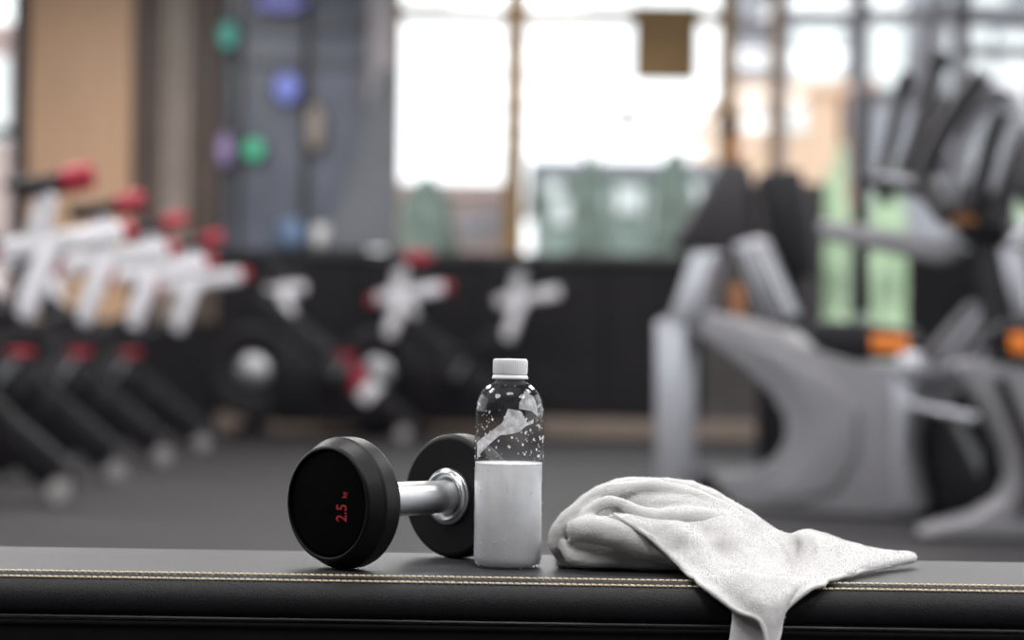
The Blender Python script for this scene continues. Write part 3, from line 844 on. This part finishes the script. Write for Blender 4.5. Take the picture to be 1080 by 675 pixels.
# ------------------------------------------------------------------ exercise bikes (origin under the front foot, front = +X)
def make_bike():
    t = thing('exercise_bike', 'x', 'exercise bike')
    fr = MB()
    fr.beam((-1.10, 0, 1.0), (-.02, 0, .10), .15, .10, (0, 1, 0))
    fr.build('main_beam', M['bike_black'], t, .02)
    MB().beam((-1.12, 0, .08), (-.45, 0, .56), .10, .07, (0, 1, 0)).build('rear_beam', M['bike_black'], t, .015)
    MB().beam((-.62, 0, .55), (-.13, 0, .76), .07, .10, (0, 1, 0)).build('front_strut', M['bike_black'], t, .015)
    d_ = MB().beam((-.46, 0, .475), (-.34, 0, .372), .155, .112, (0, 1, 0)).build('decal', M['bike_red'], t, .01)
    MB().beam((-.32, 0, .36), (-.24, 0, .29), .152, .112, (0, 1, 0)).build('decal', M['bike_white'], t, .01)
    MB().beam((-.10, 0, .16), (.03, 0, .10), .10, .09, (0, 1, 0)).build('end_cap', M['machine_dark'], t, .02)
    for x in (0, -1.12):
        MB().tube([(x, -.26, .05), (x, .26, .05)], .035, 14).build('foot_bar', M['bike_black'], t)
        for y in (-.27, .27):
            MB().tube([(x, y - .03, .055), (x, y + .03, .055)], .048, 18).build('end_wheel', M['bike_cap'] if x == 0 and y < 0 else M['bike_black'], t)
    fm = Matrix.Translation((-1.10, 0, .45)) @ Matrix.Rotation(math.pi / 2, 4, 'X')
    fw = MB().lathe([(0, -.03), (.26, -.03), (.31, -.045), (.33, -.02), (.33, .02), (.31, .045), (.26, .03), (0, .03)], 40, fm).build('flywheel', M['bike_black'], t)
    MB().lathe([(0, -.07), (.09, -.07), (.13, -.045), (.13, .045), (.09, .07), (0, .07)], 28, fm).build('hub', M['bike_silver'], fw)
    # pedals and crank
    cm = Matrix.Translation((-.52, 0, .42)) @ Matrix.Rotation(math.pi / 2, 4, 'X')
    MB().lathe([(0, -.06), (.13, -.06), (.15, -.04), (.15, .04), (.13, .06), (0, .06)], 28, cm).build('crank_cover', M['bike_black'], t)
    for s, dz in ((-1, .15), (1, -.15)):
        cr = MB().beam((-.52, s * .09, .42), (-.42, s * .09, .42 + dz), .025, .035, (0, 1, 0)).build('crank_arm', M['bike_silver'], t, .005)
        MB().box((-.42, s * .15, .42 + dz), (.11, .09, .03)).build('pedal', M['bike_red'] if s < 0 else M['bike_black'], cr, .006)
    bs = [(-.95, .10), (-.20, .10), (-.12, .20), (-.42, .52), (-.62, .72), (-.86, .74), (-1.0, .50)]
    MB().prism([(a, -.045, b) for a, b in bs], (0, .09, 0)).build('chain_guard', M['bike_black'], t, .02)
    # white handlebar post, slider, stem
    MB().beam((-.16, 0, .70), (-.05, 0, 1.02), .085, .105, (0, 1, 0)).build('handlebar_post', M['bike_white'], t, .02)
    sl_ = MB().beam((-.24, 0, .965), (.22, 0, 1.045), .085, .095, (0, 1, 0)).build('slider', M['bike_white'], t, .02)
    MB().tube([(.22, 0, 1.045), (.27, 0, 1.055)], [.04, .03], 14).build('knob', M['bike_red'], sl_)
    MB().tube([(-.25, 0, .95), (-.30, 0, .945)], [.035, .03], 14).build('knob', M['bike_red'], sl_)
    MB().beam((-.11, 0, 1.0), (-.07, 0, 1.19), .08, .10, (0, 1, 0)).build('stem', M['bike_white'], t, .02)
    MB().tube(spline([(-.08, -.24, 1.215), (-.10, 0, 1.20), (-.08, .24, 1.215)], 6), .028, 12).build('handlebar', M['bike_black'], t)
    for s in (-1, 1):
        g = MB().tube(spline([(-.22, s * .22, 1.20), (-.08, s * .24, 1.215), (.0, s * .22, 1.24)], 5), .022, 12).build('bar_end', M['bike_black'], t)
        MB().tube(spline([(-.02, s * .22, 1.235), (.06, s * .20, 1.255), (.10, s * .19, 1.27)], 5), [.034] * 10 + [.026], 12).build('grip', M['bike_red'], g)
    # seat post and saddle
    MB().beam((-.80, 0, .72), (-.90, 0, 1.02), .07, .09, (0, 1, 0)).build('seat_post', M['bike_white'], t, .02)
    MB().beam((-1.02, 0, 1.035), (-.74, 0, 1.035), .07, .06, (0, 1, 0)).build('seat_slider', M['bike_white'], t, .015)
    sp = [(-1.06, 0, 1.10), (-.98, 0, 1.105), (-.88, 0, 1.10), (-.76, 0, 1.10), (-.70, 0, 1.095)]
    MB().tube(spline(sp, 5), rspl([.055, .095, .075, .04, .02], 5), 16, .45).build('saddle', M['bike_black'], t)
    return t
bike0 = make_bike()
# tube() above flattens across its second axis; turn the saddle so that it lies flat
BIKES = [(65, 528, 10, 'leftmost and nearest exercise bike, white posts, tan wood wall behind'),
         (121, 506, 12, 'second nearest exercise bike of the left row with red grips'),
         (169, 489, 12, 'third exercise bike of the left row behind two nearer ones'),
         (212, 474, 10, 'fourth exercise bike of the left row below the green lamp'),
         (432, 464, -6, 'exercise bike directly behind the dumbbell, its beam slanting down to the right'),
         (560, 463, -10, 'farthest exercise bike at the black half wall, behind the bottle')]
for i, (px, py, rz, lb) in enumerate(BIKES):
    c, s = k_of(px, py)
    d = CAMZ / -s
    if d > 14.9: d = 14.9
    o = bike0 if i == 0 else copy_tree(bike0)
    o.location = (c * d, d, 0); o.rotation_euler = (0, 0, math.radians(rz))
    if i == 5: o.location.x = .12; o.location.y = 14.75
    if i < 4:
        for ch in o.children_recursive:
            if ch.name.split('.')[0] == 'decal':
                ch.material_slots[0].link = 'OBJECT'; ch.material_slots[0].material = M['bike_black']
    if i > 3:
        for ch in o.children_recursive:
            if ch.name.split('.')[0] == 'decal': ch.material_slots[0].link = 'DATA'
    if i == 5:
        for ch in o.children_recursive:
            if ch.name.split('.')[0] in ('grip', 'knob', 'decal', 'pedal'):
                ch.material_slots[0].link = 'OBJECT'; ch.material_slots[0].material = M['bike_black']
    if i == 4: o.location.y = min(o.location.y, 14.3)
    o['label'] = lb; o['group'] = 'exercise bikes'

# low grey padded bench at the left edge
t = thing('padded_stool', 'low grey padded bench at the left edge beside the nearest bike', 'bench', (-2.02, 7.0, 0))
MB().beam((-.55, 0, .42), (.17, 0, .335), .26, .085, (0, 1, 0)).build('pad', M['pad_grey'], t, .03, 4)
MB().box((-.45, 0, .19), (.06, .2, .38)).build('leg', M['steel_black'], t, .01)
MB().box((.06, 0, .15), (.06, .2, .30)).build('leg', M['steel_black'], t, .01)

# ------------------------------------------------------------------ trainers on the right, set obliquely
A0 = Vector((1.55, 7.75, 0)); TD = Vector((-.8, .6, 0)); ND = Vector((-.6, -.8, 0))
TR0 = Vector((1.42, 7.85, 0))
def PP(px, py, off=0.0):
    kx, kz = k_of(px, py)
    d = (off + A0.x * ND.x + A0.y * ND.y) / (kx * ND.x + ND.y)
    return Vector((kx * d, d, CAMZ + kz * d)) - TR0
tr = thing('elliptical_trainer', 'large grey and silver elliptical trainer with a swooping shroud behind the towel', 'trainer', TR0, 0, 'elliptical trainers')
def prof(pts, off, width, name, m, parent=tr, bev=.012, seg=3, zmin=.004):
    pp = [PP(a, b, off) for a, b in pts]
    for q in pp: q.z = max(q.z, zmin)
    return MB().prism(pp, ND * -width).build(name, M[m], parent, bev, seg)
sw = [(697, 334), (712, 327), (745, 333), (800, 347), (850, 366), (900, 382), (950, 389), (985, 385), (992, 393), (973, 415), (961, 440), (956, 470), (960, 505), (966, 539), (962, 545), (900, 544),
      (785, 536), (768, 528), (752, 507), (750, 499), (772, 499), (797, 494), (817, 482), (828, 462), (827, 440), (812, 415), (785, 388), (750, 362), (715, 345)]
prof(sw, .0, .30, 'shroud', 'machine_grey', tr, .035, 5)
ins_ = [(770, 352), (830, 372), (880, 398), (905, 430), (905, 480), (880, 520), (840, 532), (800, 524), (830, 500), (848, 470), (846, 438), (826, 404), (795, 374)]
prof(ins_, .018, .05, 'shroud_blade', 'machine_grey', tr, .03, 5)
prof([(940, 392), (972, 392), (962, 420), (955, 450), (953, 480), (957, 538), (944, 538), (940, 480), (942, 440)], .02, .05, 'shroud_trim', 'machine_silver', tr, .01)
prof([(690, 338), (722, 336), (720, 540), (690, 540)], .02, .10, 'rear_post', 'machine_silver')
prof([(702, 342), (728, 268), (756, 265), (734, 340)], .03, .10, 'post_head', 'machine_silver')
prof([(772, 258), (798, 250), (832, 332), (806, 338)], -.05, .10, 'slide_rail', 'machine_silver')
for k in range(3):
    prof([(778 + k * 9, 262 - k * 2), (781 + k * 9, 261 - k * 2), (815 + k * 7, 334 - k), (812 + k * 7, 334 - k)], -.045, .03, 'rail_groove', 'machine_dark', tr, .001, 1)
prof([(768, 300), (782, 300), (784, 332), (770, 332)], -.07, .03, 'marker', 'machine_amber', tr, .004)
prof([(690, 528), (716, 520), (716, 541), (690, 541)], .18, .50, 'rear_foot', 'machine_dark')
# pedals
for (dx, off) in ((0, .02),):
    q = prof([(842 + dx, 352), (868 + dx, 338), (905 + dx, 340), (948 + dx, 346), (958 + dx, 360), (952 + dx, 378), (900 + dx, 380), (862 + dx, 368)], off - .02, .16, 'pedal', 'machine_black', tr, .012)
    prof([(918 + dx, 352), (956 + dx, 354), (956 + dx, 373), (919 + dx, 371)], off - .012, .03, 'pedal_marker', 'machine_orange', q, .008)
# swing arm and links
prof([(858, 234), (870, 232), (1000, 252), (1012, 262), (1004, 276), (985, 278), (866, 252)], .06, .07, 'swing_arm', 'machine_grey', tr, .02, 4)
hm = Matrix((TD, Vector((0, 0, 1)), ND)).transposed().to_4x4(); hm.translation = PP(960, 388, .05)
MB().lathe([(0, -.04), (.055, -.04), (.062, -.02), (.062, .02), (.05, .03), (.02, .035), (0, .035)], 28, hm).build('pivot_hub', M['machine_silver'], tr)
MB().beam(PP(955, 425, .08), PP(1032, 442, .08), .03, .06, ND).build('link_arm', M['machine_silver'], tr, .012)
for k in range(4):
    prof([(962 + k * 21, 384), (1020 + k * 17, 318), (1030 + k * 17, 320), (974 + k * 21, 386)], -.10 - .02 * k, .05, 'stride_link', 'machine_silver' if k % 2 else 'machine_grey', tr, .006)
prof([(970, 420), (995, 430), (1040, 520), (1040, 548), (1010, 548), (970, 548)], -.12, .12, 'drive_cover', 'machine_black', tr, .02)
# mast with console
prof([(1018, 250), (1048, 235), (1066, 300), (1072, 380), (1060, 545), (1028, 545), (1040, 390), (1030, 310)], .0, .12, 'mast', 'machine_black', tr, .02)
prof([(1052, 262), (1074, 258), (1084, 330), (1070, 335), (1060, 300)], .05, .05, 'mast_trim', 'machine_silver', tr, .012)
prof([(990, 222), (1022, 218), (1030, 236), (998, 240)], .06, .08, 'amber_badge', 'machine_amber', tr, .01)
prof([(1000, 195), (1050, 195), (1062, 250), (1010, 256)], .04, .14, 'console_neck', 'machine_black', tr, .02)
cn = prof([(905, 182), (935, 178), (1005, 196), (1012, 210), (985, 212), (915, 200)], .05, .28, 'console', 'machine_dark', tr, .02)
prof([(912, 186), (940, 182), (1000, 198), (998, 203), (938, 190)], .06, .02, 'console_trim', 'machine_silver', cn, .004)
hm2 = Matrix((TD, Vector((0, 0, 1)), ND)).transposed().to_4x4(); hm2.translation = PP(990, 166, .08)
MB().lathe([(0, -.05), (.05, -.045), (.07, 0), (.05, .045), (0, .05)], 24, hm2).build('fan_dial', M['machine_silver'], tr)
# handles
def handle(pts, r, off, name, m, tip=None):
    pp = spline([PP(a, b, off) for a, b in pts], 6)
    o = MB().tube(pp, r, 12).build(name, M[m], tr)
    if tip:
        a, b = pp[-1], pp[-1] + (pp[-1] - pp[-3])
        MB().tube([a - (b - a) * .3, a, b], [r * 1.25, r * 1.5, r * 1.1], 12).build('tip', M[tip], o)
    return o
handle([(1000, 230), (975, 190), (990, 150), (1015, 108), (1038, 78)], .040, .22, 'grip', 'machine_dark')
handle([(1020, 225), (1035, 190), (1046, 150), (1058, 118)], .036, .26, 'grip', 'machine_dark')
handle([(1050, 240), (1062, 205), (1076, 165), (1092, 140)], .036, .20, 'grip', 'machine_dark')
handle([(1000, 215), (1006, 175), (1022, 130), (1048, 98), (1072, 100), (1080, 125), (1066, 165), (1050, 205)], .034, .12, 'console_hoop', 'machine_silver')
handle([(935, 215), (930, 190), (942, 140), (954, 92)], .026, -.16, 'arm', 'machine_dark', 'machine_black')
handle([(965, 205), (962, 165), (976, 110), (990, 68)], .030, -.22, 'arm', 'machine_dark', 'machine_black')
handle([(950, 200), (960, 165), (985, 125), (1002, 100)], .034, -.05, 'grip', 'machine_dark')
prof([(898, 330), (900, 205), (908, 100), (916, 100), (912, 205), (915, 330)], -.30, .03, 'side_upright', 'machine_black', tr, .006)

# second trainer, nearer and cut off by the frame: same make, seen more end-on
T2 = Vector((1.55, 6.9, 0))
t2 = thing('elliptical_trainer', 'nearest grey elliptical trainer cut off by the right edge', 'trainer', T2, 0, 'elliptical trainers')
def prof2(pts, d0, wd, name, m, bev=.015, parent=t2):
    pp = [P(a, b, d0) - T2 for a, b in pts]
    for q in pp: q.z = max(q.z, .004)
    return MB().prism(pp, (.15 * wd, wd, 0)).build(name, M[m], parent, bev, 4)
prof2([(1000, 384), (1022, 378), (1060, 384), (1130, 400), (1160, 470), (1165, 566), (1150, 574), (1060, 574), (985, 572), (966, 564), (985, 556), (1025, 546), (1056, 528), (1066, 505), (1060, 475), (1040, 435), (1016, 405)], 6.9, .28, 'shroud', 'machine_grey', .03)
prof2([(1050, 398), (1062, 398), (1092, 470), (1096, 520), (1080, 545), (1072, 544), (1084, 515), (1080, 475)], 6.87, .05, 'shroud_recess', 'machine_black', .006)
q = prof2([(1040, 352), (1062, 336), (1100, 340), (1150, 346), (1150, 378), (1090, 382), (1052, 372)], 6.86, .16, 'pedal', 'machine_black')
prof2([(1064, 351), (1104, 353), (1104, 375), (1066, 373)], 6.845, .03, 'pedal_marker', 'machine_orange', .006, q)
prof2([(1110, 180), (1140, 180), (1165, 380), (1140, 380)], 6.95, .14, 'mast', 'machine_black')
prof2([(1150, 380), (1185, 380), (1185, 572), (1150, 572)], 6.95, .14, 'column', 'machine_black')
MB().tube(spline([P(1108, 225, 6.8) - T2, P(1084, 205, 6.8) - T2, P(1088, 170, 6.8) - T2, P(1104, 135, 6.8) - T2], 6), .036, 12).build('grip', M['machine_dark'], t2)
MB().tube(spline([P(1130, 225, 7.0) - T2, P(1112, 205, 7.0) - T2, P(1088, 235, 7.0) - T2, P(1070, 262, 7.0) - T2], 6), .03, 12).build('fixed_handle', M['machine_silver'], t2)

# dark upright machine behind the trainer
UD = 9.6
um = thing('climber_machine', 'dark upright climbing machine standing behind the grey trainer', 'climber', (P(800, 300, UD).x, UD, 0))
UO = Vector(um.location)
def up_(pts, d0, wd, name, m, bev=.015, parent=um):
    pp = [P(a, b, d0) - UO for a, b in pts]
    for q in pp: q.z = max(q.z, .004)
    return MB().prism(pp, (0, wd, 0)).build(name, M[m], parent, bev, 3)
up_([(800, 182), (846, 176), (858, 240), (862, 288), (832, 296), (812, 240)], UD - .12, .16, 'housing', 'machine_black', .03)
up_([(742, 205), (762, 168), (792, 172), (806, 262), (770, 275), (738, 262), (715, 268), (712, 250)], UD - .02, .16, 'cowl', 'machine_dark', .03)
up_([(764, 175), (772, 132), (780, 134), (782, 178)], UD, .05, 'handle', 'machine_amber', .006)
up_([(762, 140), (764, 122), (775, 118), (780, 128), (778, 142)], UD - .01, .07, 'handle_tip', 'machine_black', .012)
up_([(800, 280), (850, 285), (850, 520), (800, 520)], UD - .05, .12, 'column', 'machine_black', .02)
up_([(735, 498), (880, 498), (880, 530), (735, 530)], UD - .2, .5, 'base', 'machine_black', .02)
